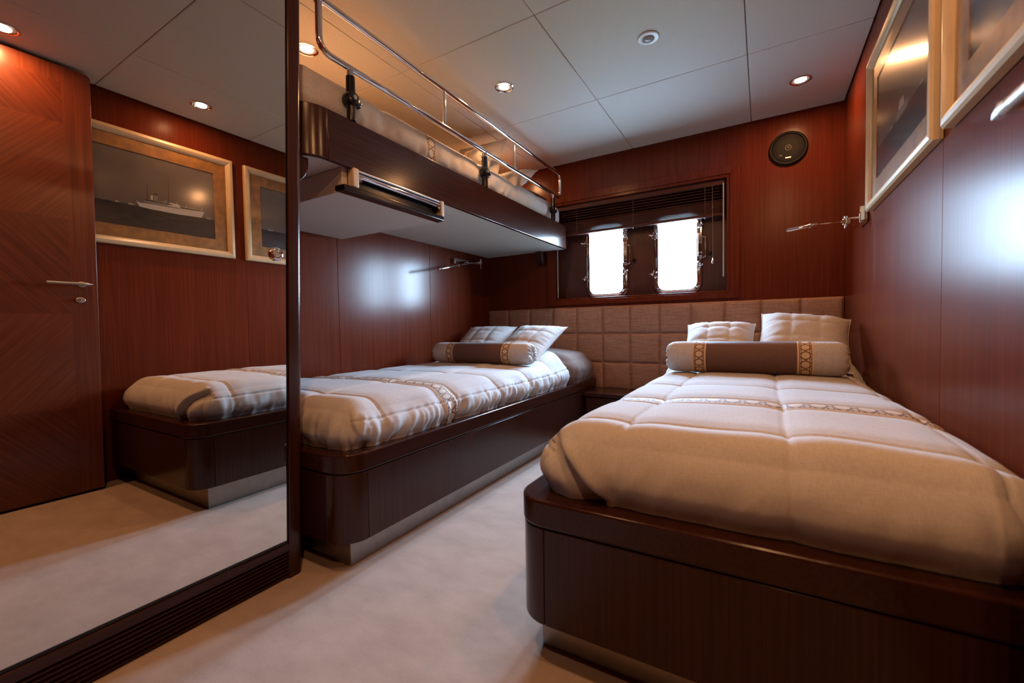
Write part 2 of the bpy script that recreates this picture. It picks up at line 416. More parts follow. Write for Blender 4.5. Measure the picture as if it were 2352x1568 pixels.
# portholes ------------------------------------------------------------------
def porthole(idx, x0, x1, lab):
    yc = RD - .012
    def loop(d, y, r): return [(x, y, z) for x, z in rrect(x0 - d, x1 + d, pz0 - d, pz1 + d, r + d, 8)]
    # one cross-section swept round: flange, raised bezel, inner lip
    prof = [(.040, RD + .0), (.040, RD - .012), (.034, RD - .018), (.026, RD - .018), (.022, RD - .030), (.012, RD - .034), (.004, RD - .030), (-.002, RD - .016), (-.003, RD + .05), (-.0005, RD + .05)]
    loops = [loop(d, y, pr_) for d, y in prof]; n = len(loops[0])
    mb = MB(); vs = [p for lp in loops for p in lp]; fs = []
    for i in range(len(loops) - 1):
        for k in range(n):
            k2 = (k + 1) % n; fs.append((i * n + k, i * n + k2, (i + 1) * n + k2, (i + 1) * n + k))
    mb.add(vs, fs)
    fr = struct(mb.build('window_%d' % idx, M['chrome'], angle=30), lab)
    pane = MB(); pane.extr(rrect(x0 - .002, x1 + .002, pz0 - .002, pz1 + .002, pr_, 8), 'y', RD + .022, RD + .026)
    pane.build('pane', M['pane'], fr, smooth=False)
    # butterfly nuts on the dogs
    def wing(x, z, s):
        w = MB(); y = RD - .03
        w.lathe([(.0, -.02), (.008, -.02), (.009, .012), (.0, .016)], (x, y, z), (0, -1, 0), 14)
        for a in (55, 175, 290):
            dx, dz = math.cos(math.radians(a)) * s, math.sin(math.radians(a))
            w.tube([(x, y - .006, z), (x + dx * .012, y - .012, z + dz * .012), (x + dx * .024, y - .02, z + dz * .024)], [.0045, .004, .0055], 8)
        w.box(x - .012, x + .012, y + .004, y + .018, z - .006, z + .006)
        w.build('wing_nut', M['chrome'], fr)
    for z in (1.145, 1.425): wing(x0 - .045, z, 1)
    for z in (1.185, 1.462): wing(x1 + .026, z, -1)
    h = MB()                                    # hinge leaf with its screws on the right stile
    h.box(x1 + .012, x1 + .04, RD - .042, RD - .026, 1.245, 1.405); h.build('hinge', M['chrome'], fr, bevel=.003)
    for z in (1.27, 1.34, 1.39):
        for dx in (.018, .034):
            s = MB(); s.lathe([(.0, .006), (.005, .004), (.006, 0)], (x1 + dx, RD - .042, z), (0, -1, 0), 12); s.build('screw', M['chrome'], fr)
    g = MB(); g.tube(fillet([(x1 + .038, RD - .03, 1.375), (x1 + .062, RD - .045, 1.375), (x1 + .062, RD - .045, 1.235), (x1 + .02, RD - .03, 1.235)], .012), .0045, 10)
    g.build('handle', M['chrome'], fr)
    k = MB(); k.lathe([(.0, .02), (.012, .02), (.014, .012), (.010, 0)], (x1 + .085, RD, 1.262), (0, -1, 0), 16); k.build('catch', M['black'], fr)
porthole(1, *ports[0], 'chrome framed porthole nearest the bunk')
porthole(2, *ports[1], 'chrome framed porthole nearest the speaker')

# ================================================================== venetian blind
bl = thing('venetian_blind', (-.82, YB + .03, wz1), 'dark wooden slatted blind pulled up over the two portholes', 'blind')
bx0, bx1 = wx0 + .012, wx1 - .014
MB().box(bx0, bx1, YB + .008, YB + .052, wz1 - .036, wz1 - .002).build('head_rail', M['blind'], bl, bevel=.003)
mb = MB(); zz = wz1 - .05; sl = []
for k in range(5): sl.append((zz, 16)); zz -= .0195
zz += .007
for k in range(15): sl.append((zz, 4)); zz -= .0054
for z, tilt in sl:
    dz = math.tan(math.radians(tilt)) * .018
    mb.extr([(YB + .012, z - dz - .0014), (YB + .030, z - .0002), (YB + .048, z + dz - .0014), (YB + .048, z + dz + .0014), (YB + .030, z + .0030), (YB + .012, z - dz + .0014)], 'x', bx0, bx1)
mb.build('slats', M['blind'], bl)
MB().box(bx0, bx1, YB + .011, YB + .049, zz - .012, zz + .003).build('bottom_rail', M['blind'], bl, bevel=.003)
for x in (bx0 + .16, (bx0 + bx1) / 2, bx1 - .12):
    mb = MB()
    for y in (YB + .0105, YB + .05): mb.tube([(x, y, wz1 - .03), (x, y, zz)], .0008, 6)
    mb.build('ladder_cord', M['cord'], bl)
    s = MB(); s.lathe([(.0, -.012), (.004, -.01), (.005, 0), (.0, .003)], (x, YB + .02, zz - .012), (0, 0, 1), 10); s.build('cord_button', M['chrome'], bl)
mb = MB(); mb.tube([(-.292, YB + .004, wz1 - .03), (-.29, YB + .004, 1.4), (-.289, YB + .004, 1.215)], .0012, 6); mb.build('pull_cord', M['cord'], bl)
mb = MB(); mb.lathe([(.0, .022), (.003, .02), (.008, 0), (.009, -.008), (.006, -.018), (.0, -.02)], (-.289, YB + .004, 1.196), (0, 0, 1), 14); mb.build('tassel', M['chrome'], bl)
for x, za, zb, nm in ((-.226, wz1 - .03, 1.088, 'tilt_wand'), (-1.418, wz1 - .03, 1.004, 'tilt_wand')):
    mb = MB(); mb.tube([(x, YB - .002, za), (x, YB - .002, zb)], .0042, 8); mb.build(nm, M['rod'], bl)

# ================================================================== headboard
hy = YB - .034
hb = MB(); zs = [.30, .5, .717, .923]; cw = (XR - XL - .004) / 12
for i in range(12):
    for j in range(3):
        x0 = XL + .002 + cw * i; n = 18; ps = [0, .008, .018, .032, .05, .075, .11, .17, .3, .5]; ps = ps + [1 - q for q in ps[-2::-1]]; z0, z1 = zs[j], zs[j + 1]; vs = []; fs = []
        for a in range(n + 1):
            for b_ in range(n + 1):
                u, v = ps[a], ps[b_]
                eu = min(u, 1 - u) * cw; ev = min(v, 1 - v) * (z1 - z0)
                d = (1 - math.exp(-eu / .0065)) * (1 - math.exp(-ev / .0065))
                vs.append((x0 + u * cw, hy + .018 - .018 * d - .004 * math.sin(math.pi * u) * math.sin(math.pi * v), z0 + v * (z1 - z0)))
        # denser rows close to the stitching
        for a in range(n):
            for b_ in range(n): fs.append((a * (n + 1) + b_, (a + 1) * (n + 1) + b_, (a + 1) * (n + 1) + b_ + 1, a * (n + 1) + b_ + 1))
        hb.add(vs, fs)
hb.box(XL + .002, XR - .002, hy + .014, YB - .0015, .30, .9225)
tag(hb.build('headboard', M['weave'], angle=60), 'long brown woven headboard of padded squares under the window', 'headboard')

# ================================================================== the two single beds
def bed(x0, x1, free, label):
    """free = 'L' or 'R': the side standing away from its wall"""
    yf = .835; yb = YB - .044
    root = thing('single_bed', ((x0 + x1) / 2, 2, 0), label, 'bed', 'single beds on the floor')
    def plan(ins, r):
        if free == 'R':
            return [(x0, yf + ins)] + arc(x1 - ins - r, yf + ins + r, r, -90, 0, 12) + [(x1 - ins, yb), (x0, yb)]
        return arc(x0 + ins + r, yf + ins + r, r, 180, 270, 12) + [(x1, yf + ins), (x1, yb), (x0 + ins, yb)]
    R = .088 if free == 'R' else .078
    MB().prism(plan(0, R), .322, .3835).build('top_rail', M['darkx'], root, bevel=.006)
    # shadow gap and carcass
    MB().prism(plan(.012, R - .012), .30, .3235).build('shadow_gap', M['black'], root)
    # corner post, foot panel and side panel, split by hairline joints
    w = .018
    if free == 'R':
        co = arc(x1 - .002 - R, yf + .002 + R, R, -90, 0, 12); ci = arc(x1 - .002 - R, yf + .002 + R, R - w, 0, -90, 12)
        MB().prism(co + ci, .1005, .3195).build('corner_post', M['dark'], root, bevel=.0015)
        MB().box(x1 - .002 - w, x1 - .002, yf + R + .0035, yb, .1005, .3195).build('side_panel', M['dark'], root, bevel=.0015)
        MB().box(x0 + .001, x1 - R - .0035, yf + .002, yf + .002 + w, .1005, .3195).build('foot_panel', M['dark'], root, bevel=.0015)
        MB().prism([(x0 + .002, yf + .02), (x1 - .04, yf + .02), (x1 - .02, yf + .04), (x1 - .02, yb), (x0 + .002, yb)], .1005, .315).build('carcass', M['black'], root)
        MB().prism([(x0 + .002, yf + .068), (x1 - .066, yf + .068), (x1 - .066, yb), (x0 + .002, yb)], 0, .1).build('plinth', M['plinth'], root, bevel=.001)
    else:
        co = arc(x0 + .002 + R, yf + .002 + R, R, 180, 270, 12); ci = arc(x0 + .002 + R, yf + .002 + R, R - w, 270, 180, 12)
        MB().prism(co + ci, .1005, .3195).build('corner_post', M['dark'], root, bevel=.0015)
        MB().box(x0 + .002, x0 + .002 + w, yf + R + .0035, yb, .1005, .3195).build('side_panel', M['dark'], root, bevel=.0015)
        MB().box(x0 + R + .0035, x1 - .001, yf + .002, yf + .002 + w, .1005, .3195).build('foot_panel', M['dark'], root, bevel=.0015)
        MB().prism([(x0 + .04, yf + .02), (x1 - .002, yf + .02), (x1 - .002, yb), (x0 + .02, yb), (x0 + .02, yf + .04)], .1005, .315).build('carcass', M['black'], root)
        MB().prism([(x0 + .042, yf + .068), (x1 - .002, yf + .068), (x1 - .002, yb), (x0 + .042, yb)], 0, .1).build('plinth', M['plinth'], root, bevel=.001)
    # mattress in its fitted sheet
    mx0, mx1 = (x0 + .015, x1 - .045) if free == 'R' else (x0 + .045, x1 - .015)
    mb = MB(); mb.prism(rrect(mx0, mx1, yf + .06, 2.60, .06), .3837, .478); mb.build('mattress', M['sheet'], root, bevel=.035, segs=5)
    return root
bed(XL + .002, -1.092, 'R', 'dark mahogany single bed beneath the upper bunk, beside the wardrobe')
bed(-.502, XR - .002, 'L', 'dark mahogany single bed in the foreground along the picture wall')

# nightstand between the beds
ns = thing('nightstand', (-.8, 2.95, 0), 'low dark nightstand between the two beds under the headboard', 'nightstand')
MB().box(-1.088, -.506, 2.81, YB - .036, .285, .31).build('top', M['dark'], ns, bevel=.003)
MB().box(-1.08, -.514, 2.83, YB - .04, .0, .2845).build('cabinet', M['dark'], ns, bevel=.002)
MB().box(-1.07, -.524, 2.82, 2.8295, .06, .275).build('drawer', M['dark'], ns, bevel=.002)

# ================================================================== bedding
def smooth01(a, b_, x):
    t = min(1, max(0, (x - a) / (b_ - a))); return t * t * (3 - 2 * t)
def nz(x, y=0., z=0.): return noise.noise(Vector((x, y, z)))
def spread(name, x0, x1, y0, y1, z0, h, r, open_side, seams_x, seams_y, band, label, cat, seed=0., hump=None, crown=.012, step=.0085, pleat=None, fold=1.0, mats=None, side_seam=.062, endfold=.45, group=None):
    """quilted bedspread: a rounded, puffed sheet over a mattress; closed on the two ends and both sides"""
    nx = max(8, int((x1 - x0) / step)); ny = max(8, int((y1 - y0) / (step * 1.15))); nh = max(6, int(h / (step * .8)))
    V = {}; vs = []; info = []; fs = []; mi = []; fuv = []
    def get(ix, iy, iz):
        key = (ix, iy, iz)
        if key in V: return V[key]
        px, py, pz = x0 + (x1 - x0) * ix / nx, y0 + (y1 - y0) * iy / ny, h * iz / nh
        # denser edges: move samples toward the rim
        q = Vector((min(max(px, x0 + r), x1 - r), min(max(py, y0 + r), y1 - r), min(pz, h - r)))
        d = Vector((px, py, pz)) - q
        nrm = d.normalized() if d.length > 1e-6 else Vector((0, 0, 1))
        # cube-to-sphere: even spacing
        p = q + nrm * r
        V[key] = len(vs); vs.append((p, nrm)); info.append((px, py, pz)); return V[key]
    def quad(a, b_, c, d, key):
        fs.append((a, b_, c, d)); fuv.append(key)
    for i in range(nx):
        for j in range(ny): quad(get(i, j, nh), get(i + 1, j, nh), get(i + 1, j + 1, nh), get(i, j + 1, nh), 0)
    for k in range(nh):
        for i in range(nx):
            quad(get(i, 0, k), get(i + 1, 0, k), get(i + 1, 0, k + 1), get(i, 0, k + 1), 0)
            quad(get(i, ny, k), get(i, ny, k + 1), get(i + 1, ny, k + 1), get(i + 1, ny, k), 0)
        for j in range(ny):
            quad(get(0, j, k), get(0, j, k + 1), get(0, j + 1, k + 1), get(0, j + 1, k), 0)
            quad(get(nx, j, k), get(nx, j + 1, k), get(nx, j + 1, k + 1), get(nx, j, k + 1), 0)
    out = []; U = []
    for (p, n_), (px, py, pz) in zip(vs, info):
        # unfolded coordinates a (across), b (along); drop = distance below the top edge
        dr = h - pz
        onx = 0
        if pz < h - 1e-6:
            dx = min(px - x0, x1 - px); dy = min(py - y0, y1 - py)
            if dx < 1e-6: onx = 1
        sx = -1 if px < (x0 + x1) / 2 else 1
        a = px + (sx * dr if onx else 0)
        b_ = py - (0 if onx or pz > h - 1e-6 else (dr if py < (y0 + y1) / 2 else -dr))
        U.append((a, py if (onx or pz > h - 1e-6) else b_))
        disp = 0.
        top = 1 - smooth01(.0, .75, (h - p.z) / h)
        # stitched channels and puff between them
        for s in seams_x:
            d = (a - s) + .003 * nz(py * 4, s, seed); disp -= .006 * math.exp(-(d / .0045) ** 2) + .006 * math.exp(-(d / .032) ** 2)
        for s in seams_y:
            d = (b_ - s) + .004 * nz(a * 4, s, seed + 3); disp -= .006 * math.exp(-(d / .0045) ** 2) + .0065 * math.exp(-(d / .036) ** 2)
        # side seam and the gathers below it
        if side_seam:
            vdrop = h - p.z
            if n_.z < .85 and onx:
                disp -= .005 * math.exp(-((vdrop - side_seam) / .0035) ** 2)
        lo = smooth01(h * .2, h * .62, h - p.z)
        run = py if abs(n_.x) > abs(n_.y) else px
        g = nz(run * 15 + 1.6 * (h - p.z) / h, seed, .3 + 2.5 * p.z) + .5 * nz(run * 36 + seed, 2.2 + 5 * p.z, seed)
        g = (1 - 2.6 * abs(g)) * .55
        endf = 1.0 if abs(n_.x) > abs(n_.y) else endfold
        disp += fold * .0105 * g * lo * endf
        # waves just above the seam
        up = smooth01(h * .02, h * .3, h - p.z) * (1 - smooth01(h * .4, h * .6, h - p.z))
        disp += fold * .006 * nz(run * 9, seed + 9, p.z * 5) * up
        # loose undulation on the top
        disp += .005 * nz(px * 4.5, py * 3.2, seed + 5) * (0.4 + top)
        bulge = math.sin(math.pi * min(1, max(0, pz / h))) * .010
        tuck = -.014 * (1 - smooth01(0, .05, pz))
        disp += (bulge + tuck) * (1 - abs(n_.z))
        if pleat: disp += pleat(px, py, p, n_)
        q = p + n_ * disp
        cx_, cy_ = (px - (x0 + x1) / 2) / ((x1 - x0) / 2), (py - (y0 + y1) / 2) / ((y1 - y0) / 2)
        q.z += crown * (1 - cx_ ** 2) * smooth01(0, .12, min(py - y0, y1 - py) + 0.02) * (pz / h)
        if hump: q.z += hump(px, py) * (pz / h)
        out.append((q.x, q.y, q.z + z0))
    for f in fs:
        yb_ = sum(U[i][1] for i in f) / 4
        zmin = min(info[i][2] for i in f)
        mi.append(1 if band and band[0] < yb_ < band[1] and abs(sum(info[i][1] for i in f) / 4 - yb_) < .02 else 0)
    me = bpy.data.meshes.new(name); me.from_pydata(out, [], fs)
    for mm in (mats or [M['linen'], M['cane_pale']]): me.materials.append(mm)
    me.polygons.foreach_set('material_index', mi)
    uvl = me.uv_layers.new(name='ribbon')
    if band:
        bw = band[1] - band[0]
        for poly in me.polygons:
            for li, vi in zip(poly.loop_indices, poly.vertices): uvl.data[li].uv = (U[vi][0] / (bw * .62), (U[vi][1] - band[0]) / bw)
    bm = bmesh.new(); bm.from_mesh(me); bmesh.ops.recalc_face_normals(bm, faces=bm.faces); bm.to_mesh(me); bm.free()
    me.shade_smooth()
    o = bpy.data.objects.new(name, me); COL.objects.link(o)
    return tag(o, label, cat, group)

SY = [1.02, 1.325, 1.42, 1.753, 2.081, 2.401]
BAND = (1.332, 1.413)
def pleat_right(px, py, p, n_):
    # the tucked corner fold at the foot
    if n_.y > -.3: return 0.
    xl = -.442 + (.15 * (1 - min(1, max(0, (p.z + .384 - .395) / .14))))          # crease line, leaning inward towards the rail
    d = p.x - xl
    if p.z > .165: return 0.
    k = smooth01(.17, .10, p.z) if False else (1 - smooth01(.11, .165, p.z))
    return -.026 * k * (smooth01(-.09, -.004, d) * (1 - smooth01(-.004, .003, d))) + .006 * k * math.exp(-((d - .015) / .02) ** 2)
def pleat_left(px, py, p, n_):
    xl = -1.16 + (.06 * (1 - min(1, max(0, (p.z) / .13))))
    if n_.y > -.2: return 0.
    d = p.x - xl; k = 1 - smooth01(.07, .13, p.z)
    return -.012 * k * smooth01(-.06, -.004, d) * (1 - smooth01(-.004, .005, d)) + .006 * k * math.exp(-((d - .015) / .02) ** 2)
spread('bedspread', XL + .012, -1.108, .868, 2.66, .3845, .152, .105, 'R', [-1.75, -1.43], SY, BAND,
       'quilted linen bedspread on the bed beneath the bunk', 'bedspread', seed=1.7, pleat=pleat_left, fold=1.7, step=.006, endfold=.8,
       hump=lambda x, y: .075 * smooth01(2.25, 2.6, y) * (1 - .75 * smooth01(-1.25, -1.1, x)), group='quilted linen bedspreads')
spread('bedspread', -.470, XR - .008, .868, 2.66, .3845, .156, .105, 'L', [-.27, .043, .33], SY, BAND,
       'quilted linen bedspread on the foreground bed by the picture wall', 'bedspread', seed=4.1, pleat=pleat_right, fold=.8,
       hump=lambda x, y: .06 * smooth01(2.3, 2.6, y), step=.0062, group='quilted linen bedspreads')
spread('bedspread', XL + .012, -1.372, .905, YB - .05, 1.545, .172, .052, 'R', [-1.7], [1.3, 2.0, 2.4, 2.75], (1.545, 1.625),
       'quilted linen bedspread on the upper bunk behind the chrome rail', 'bedspread', seed=8.8, fold=.9, crown=.008, step=.012, side_seam=0, group='quilted linen bedspreads')

def cushion(name, c, w, l, t, across, upslope, label, mat=None, seed=0., cat='cushion', group=None, quilt=True, pinch=.085, edge=True):
    """square scatter cushion: centre c, w across, l up the slope, t half thickness"""
    ax = Vector(across).normalized(); uy = Vector(upslope); uy = (uy - ax * uy.dot(ax)).normalized(); nz_ = ax.cross(uy)
    if nz_.z < 0: nz_ = -nz_
    n = 56; vs = []; fs = []
    def P(u, v, side):
        k = 1 - pinch * (1 - abs(v) ** 1.0) * 0 - pinch * (1 - v * v); k2 = 1 - pinch * (1 - u * u)
        prof = max(0., (1 - abs(u) ** 3.2)) ** .62 * max(0., (1 - abs(v) ** 3.2)) ** .62
        d = t * prof
        if quilt:
            for s in (-.34, .34):
                d -= .0045 * prof * (math.exp(-((u - s) / .016) ** 2) + math.exp(-((v - s) / .016) ** 2)) + .004 * prof * (math.exp(-((u - s) / .12) ** 2) + math.exp(-((v - s) / .12) ** 2))
        rim = max(abs(u), abs(v))
        d += .003 * nz(u * 4 + seed, v * 4, seed) * prof + .0035 * nz((u if abs(v) > abs(u) else v) * 14, seed, 1.) * smooth01(.55, .85, rim) * (1 - smooth01(.9, 1, rim))
        return Vector(c) + ax * (u * w / 2 * k) + uy * (v * l / 2 * k2) + nz_ * (d * side)
    g = [[None] * (n + 1) for _ in range(2)]
    idx = {}
    for side in (1, -1):
        for i in range(n + 1):
            for j in range(n + 1):
                bord = i in (0, n) or j in (0, n)
                key = (i, j, 0 if bord else side)
                if key not in idx:
                    u = -math.cos(math.pi * i / n); v = -math.cos(math.pi * j / n)
                    u = u * .6 + (2 * i / n - 1) * .4; v = v * .6 + (2 * j / n - 1) * .4
                    idx[key] = len(vs); vs.append(P(u, v, side))
        gk = lambda i, j: idx[(i, j, 0 if (i in (0, n) or j in (0, n)) else side)]
        for i in range(n):
            for j in range(n):
                q = (gk(i, j), gk(i + 1, j), gk(i + 1, j + 1), gk(i, j + 1)); fs.append(q if side > 0 else tuple(reversed(q)))
    mb = MB(); mb.add(vs, fs)
    o = tag(mb.build(name, mat or M['linen2'], angle=180), label, cat, group)
    if edge:
        rim = [vs[idx[(i, 0, 0)]] for i in range(n)] + [vs[idx[(n, j, 0)]] for j in range(n)] + [vs[idx[(i, n, 0)]] for i in range(n, 0, -1)] + [vs[idx[(0, j, 0)]] for j in range(n, -1, -1)]
        pm = MB(); pm.tube(rim, .0035, 8, caps=False); p = pm.build('piping', M['linen2'], o)
    return o

def bolster(name, c, length, r, label, group, axis=(1, 0, 0)):
    """neck roll: brown middle, cane ribbons, pale ends gathered on a button"""
    root = thing(name, (c[0], c[1], c[2] - r), label, 'bolster', group)
    ax = Vector(axis).normalized(); up = Vector((0, 0, 1)); e2 = ax.cross(up).normalized(); C0 = Vector(c); H = length / 2
    seg = 56
    def ring(s, rad, j=0.):
        row = []
        for k in range(seg):
            a = 2 * math.pi * k / seg
            rr = rad * (1 + j * nz(math.cos(a) * 6, math.sin(a) * 6, s * 30)) * (1 - .04 * max(0, -math.sin(a)) ** 4)
            row.append(C0 + ax * s + (e2 * math.cos(a) + up * math.sin(a)) * rr)
        return row
    def band(s0, s1, rad, n, mat, nm, uvw=None):
        mb = MB(); vs = []; fs = []
        for i in range(n + 1): vs += ring(s0 + (s1 - s0) * i / n, rad, .012)
        for i in range(n):
            for k in range(seg):
                k2 = (k + 1) % seg; fs.append((i * seg + k, i * seg + k2, (i + 1) * seg + k2, (i + 1) * seg + k))
        mb.add(vs, fs); o = mb.build(nm, mat, root, angle=180)
        if uvw:
            uvl = o.data.uv_layers.new(name='ribbon')
            for poly in o.data.polygons:
                ks = [v % seg for v in poly.vertices]; wrap = max(ks) - min(ks) > 2
                for li, vi in zip(poly.loop_indices, poly.vertices):
                    k = vi % seg; k = k + seg if wrap and k == 0 else k
                    uvl.data[li].uv = (k / seg * uvw, (vi // seg) / n)
        return o
    b0, b1 = H * .50, H * .665
    band(-b0, b0, r * .992, 18, M['brown'], 'middle_cover')
    for sgn in (-1, 1):
        band(sgn * b0, sgn * b1, r * 1.0, 6, M['cane_warm'], 'cane_ribbon', 12)
        # pale end, rounding in to gathered pleats
        mb = MB(); vs = []; fs = []
        prof = [(b1, .992), (H * .8, .992), (H * .9, .975), (H * .95, .93), (H * .985, .82), (H * 1.0, .66), (H * 1.0, .5), (H * .985, .34), (H * .965, .2), (H * .955, .08)]
        for s, q in prof:
            row = []
            for k in range(seg):
                a = 2 * math.pi * k / seg; gth = smooth01(.99, .7, q) if False else (1 - smooth01(.6, .96, q))
                pl = math.sin(a * 13 + 1.3 * math.sin(a * 3 + r * 50)) * gth
                rr = r * q * (1 + .03 * pl) * (1 - .04 * max(0, -math.sin(a)) ** 4); ss = s + .006 * pl * min(1, q * 3)
                row.append(C0 + ax * (sgn * ss) + (e2 * math.cos(a) + up * math.sin(a)) * rr)
            vs += row
        for i in range(len(prof) - 1):
            for k in range(seg):
                k2 = (k + 1) % seg; fs.append((i * seg + k, i * seg + k2, (i + 1) * seg + k2, (i + 1) * seg + k))
        mb.add(vs, fs); mb.build('end_cover', M['linen2'], root, angle=180)
        mb = MB(); mb.lathe([(.0, .012), (.010, .011), (.015, .006), (.016, 0), (.013, -.004)], C0 + ax * (sgn * H * .962), ax * sgn, 20); mb.build('button', M['button'], root)
    return root

# foreground bed
bolster('bolster', (-.052, 2.20, .617), .70, .075, 'brown bolster with cane ribbons on the foreground bed', 'bolsters')
cushion('cushion', (-.205, 2.53, .672), .345, .40, .075, (1, .02, 0), (0, .36, .20), 'flatter linen cushion behind the foreground bolster, away from the wall', seed=2.2, group='quilted cushions')
cushion('cushion', (.168, 2.53, .684), .385, .42, .085, (1, -.03, -.11), (0, .36, .25), 'plump linen cushion behind the foreground bolster, against the picture wall', seed=5.2, group='quilted cushions')
# bed beneath the bunk
bolster('bolster', (-1.556, 2.25, .611), .74, .07, 'brown bolster with cane ribbons on the bed beneath the bunk', 'bolsters')
cushion('cushion', (-1.80, 2.62, .672), .40, .42, .065, (1, .12, 0), (-.06, .34, .2), 'linen cushion behind the bolster beneath the bunk, nearer the panelled wall', seed=7.7, group='quilted cushions')
cushion('cushion', (-1.405, 2.60, .668), .40, .44, .065, (1, -.12, -.03), (.02, .38, .215), 'linen cushion overhanging the bolster end beneath the bunk, nearer the nightstand', seed=9.1, group='quilted cushions')
# sleeping pillows at the head, in taupe cases
PM = [M['sheet'], M['sheet']]
spread('pillow', XL + .02, -1.088, 2.62, YB - .056, .3845, .185, .10, 'R', [], [], None, 'taupe sleeping pillow against the headboard beneath the bunk', 'pillow', seed=3.3, fold=.8, crown=.05, step=.012, side_seam=0, mats=PM, endfold=.8)
spread('pillow', -.46, XR - .02, 2.62, YB - .056, .3845, .185, .10, 'L', [], [], None, 'taupe sleeping pillow behind the cushions of the foreground bed', 'pillow', seed=6.3, fold=.8, crown=.05, step=.012, side_seam=0, mats=PM, endfold=.8)
# upper bunk
cushion('pillow', (-1.74, 2.86, 1.765), .56, .40, .06, (1, 0, 0), (0, 1, .05), 'grey brown sleeping pillow at the head of the upper bunk', mat=M['sheet'], seed=11.3, cat='pillow', quilt=False, pinch=.03, edge=False)

# ================================================================== upper bunk
bk = thing('upper_bunk', (-1.7, 2.0, 1.38), 'dark mahogany upper bunk with chrome guard rail above the left bed', 'bunk bed')
FX, FZ0, FZ1, FY0 = -1.325, 1.378, 1.556, .875
Rb = .112
# fascia: long board, rounded foot corner, foot board
MB().box(FX - .02, FX, FY0 + Rb + .001, YB - .042, FZ0, FZ1).build('fascia', M['darkx'], bk, bevel=.003)
co = arc(FX - Rb, FY0 + Rb, Rb, -90, 0, 14); ci = arc(FX - Rb, FY0 + Rb, Rb - .02, 0, -90, 14)
MB().prism(co + ci, FZ0, FZ1).build('corner_post', M['dark'], bk, bevel=.003)
MB().box(XL + .002, FX - Rb - .001, FY0, FY0 + .02, FZ0, FZ1).build('foot_board', M['dark'], bk, bevel=.003)
inner = [(XL + .002, FY0 + .021)] + arc(FX - Rb, FY0 + Rb, Rb - .021, -90, 0, 14) + [(FX - .021, YB - .012), (XL + .002, YB - .012)]
MB().prism(inner, FZ0 + .006, FZ0 + .05).build('underside_panel', M['under'], bk, bevel=.004)
MB().prism([(XL + .02, .93), (FX - .05, .93), (FX - .04, 3.08), (XL + .02, 3.08)], FZ0 + .0505, 1.60).build('mattress', M['sheet'], bk, bevel=.03)
# stowed ladder locker below the fascia
by0, by1, bz0, bz1 = 1.06, 1.625, 1.288, 1.3835
MB().box(XL + .004, FX - .032, by0 + .006, by1 - .006, bz0 + .004, bz1).build('ladder_locker', M['under'], bk, bevel=.003)
mb = MB(); mb.extr([(FX - .045, by0 - .016), (FX + .004, by0 - .010), (FX + .004, by1 - .01), (FX - .045, by1)], 'z', bz0, bz0 + .022); mb.build('locker_sill', M['black'], bk, bevel=.004)
MB().box(FX - .030, FX - .026, by0 + .03, by1 - .02, bz0 + .022, bz1 - .004).build('locker_back', M['black'], bk)
for ya, yb_ in ((by0 + .03, by0 + .058), (by1 - .03, by1 - .006)):
    MB().box(FX - .032, FX + .004, ya, yb_, bz0 + .0222, bz1 - .001).build('end_cap', M['cream'], bk, bevel=.005)
mb = MB(); mb.tube([(FX - .008, by0 + .058, bz1 - .026), (FX - .008, by1 - .03, bz1 - .026)], .011, 16); mb.build('ladder_tube', M['chrome'], bk)
mb = MB(); mb.tube([(FX - .004, by0 + .058, bz1 - .008), (FX - .004, by1 - .03, bz1 - .008)], .005, 12); mb.build('ladder_tube', M['steel'], bk)
for y in (by0 + .066, by1 - .038):
    mb = MB(); mb.lathe([(.0, .014), (.008, .013), (.0085, .0), (.006, -.002)], (FX - .012, y, bz1 - .042), (1, 0, 0), 16); mb.build('ladder_stud', M['chrome'], bk)
# guard rail
RXp = FX - .010
gr = MB(); zt, zb_ = 1.930, 1.752
loop = [(RXp, .974, ZC - .001), (RXp, .972, zb_), (RXp, 3.02, zb_), (RXp, 3.02, zt), (RXp, .978, zt)]
gr.tube(fillet(loop, .045, 10), .0125, 16)
gr.lathe([(.0135, -.016), (.0155, -.015), (.0155, .015), (.0135, .016)], (RXp, .972, zt), (0, 0, 1), 20)
gr.lathe([(.013, .012), (.024, .004), (.026, 0)], (RXp, .974, ZC - .0005), (0, 0, -1), 24)
rail = gr.build('guard_rail', M['chrome'], bk, angle=60)
for y in (1.65, 2.333):
    mb = MB(); mb.tube([(RXp, y, zb_), (RXp, y, zt)], .0095, 14); mb.build('baluster', M['chrome'], rail)
for y in (1.10, 1.994, 2.887):
    mb = MB(); mb.tube([(RXp, y, FZ1 + .0005), (RXp, y, 1.615), (RXp, y, 1.628)], [.0165, .0165, .020], 16); mb.tube([(RXp, y, 1.645), (RXp, y, 1.665), (RXp, y, 1.72)], [.020, .0175, .0165], 16)
    mb.lathe([(.0, .023), (.014, .023), (.026, .018), (.029, .008), (.029, -.008), (.026, -.018), (.014, -.021), (.0, -.021)], (RXp, y, 1.636), (1, 0, 0), 24)
    mb.lathe([(.0, .040), (.014, .039), (.018, .030), (.018, 0)], (RXp, y, 1.632), (0, 1, 0), 18)
    p = mb.build('rail_post', M['black'], bk)
    mb = MB(); mb.lathe([(.0, .0265), (.008, .026), (.009, .022)], (RXp, y, 1.640), (1, 0, 0), 16); mb.build('pivot_button', M['silver'], p)
    mb = MB(); mb.tube([(RXp, y, 1.715), (RXp, y, zb_ - .004)], .0125, 16); mb.build('ferrule', M['chrome'], p)

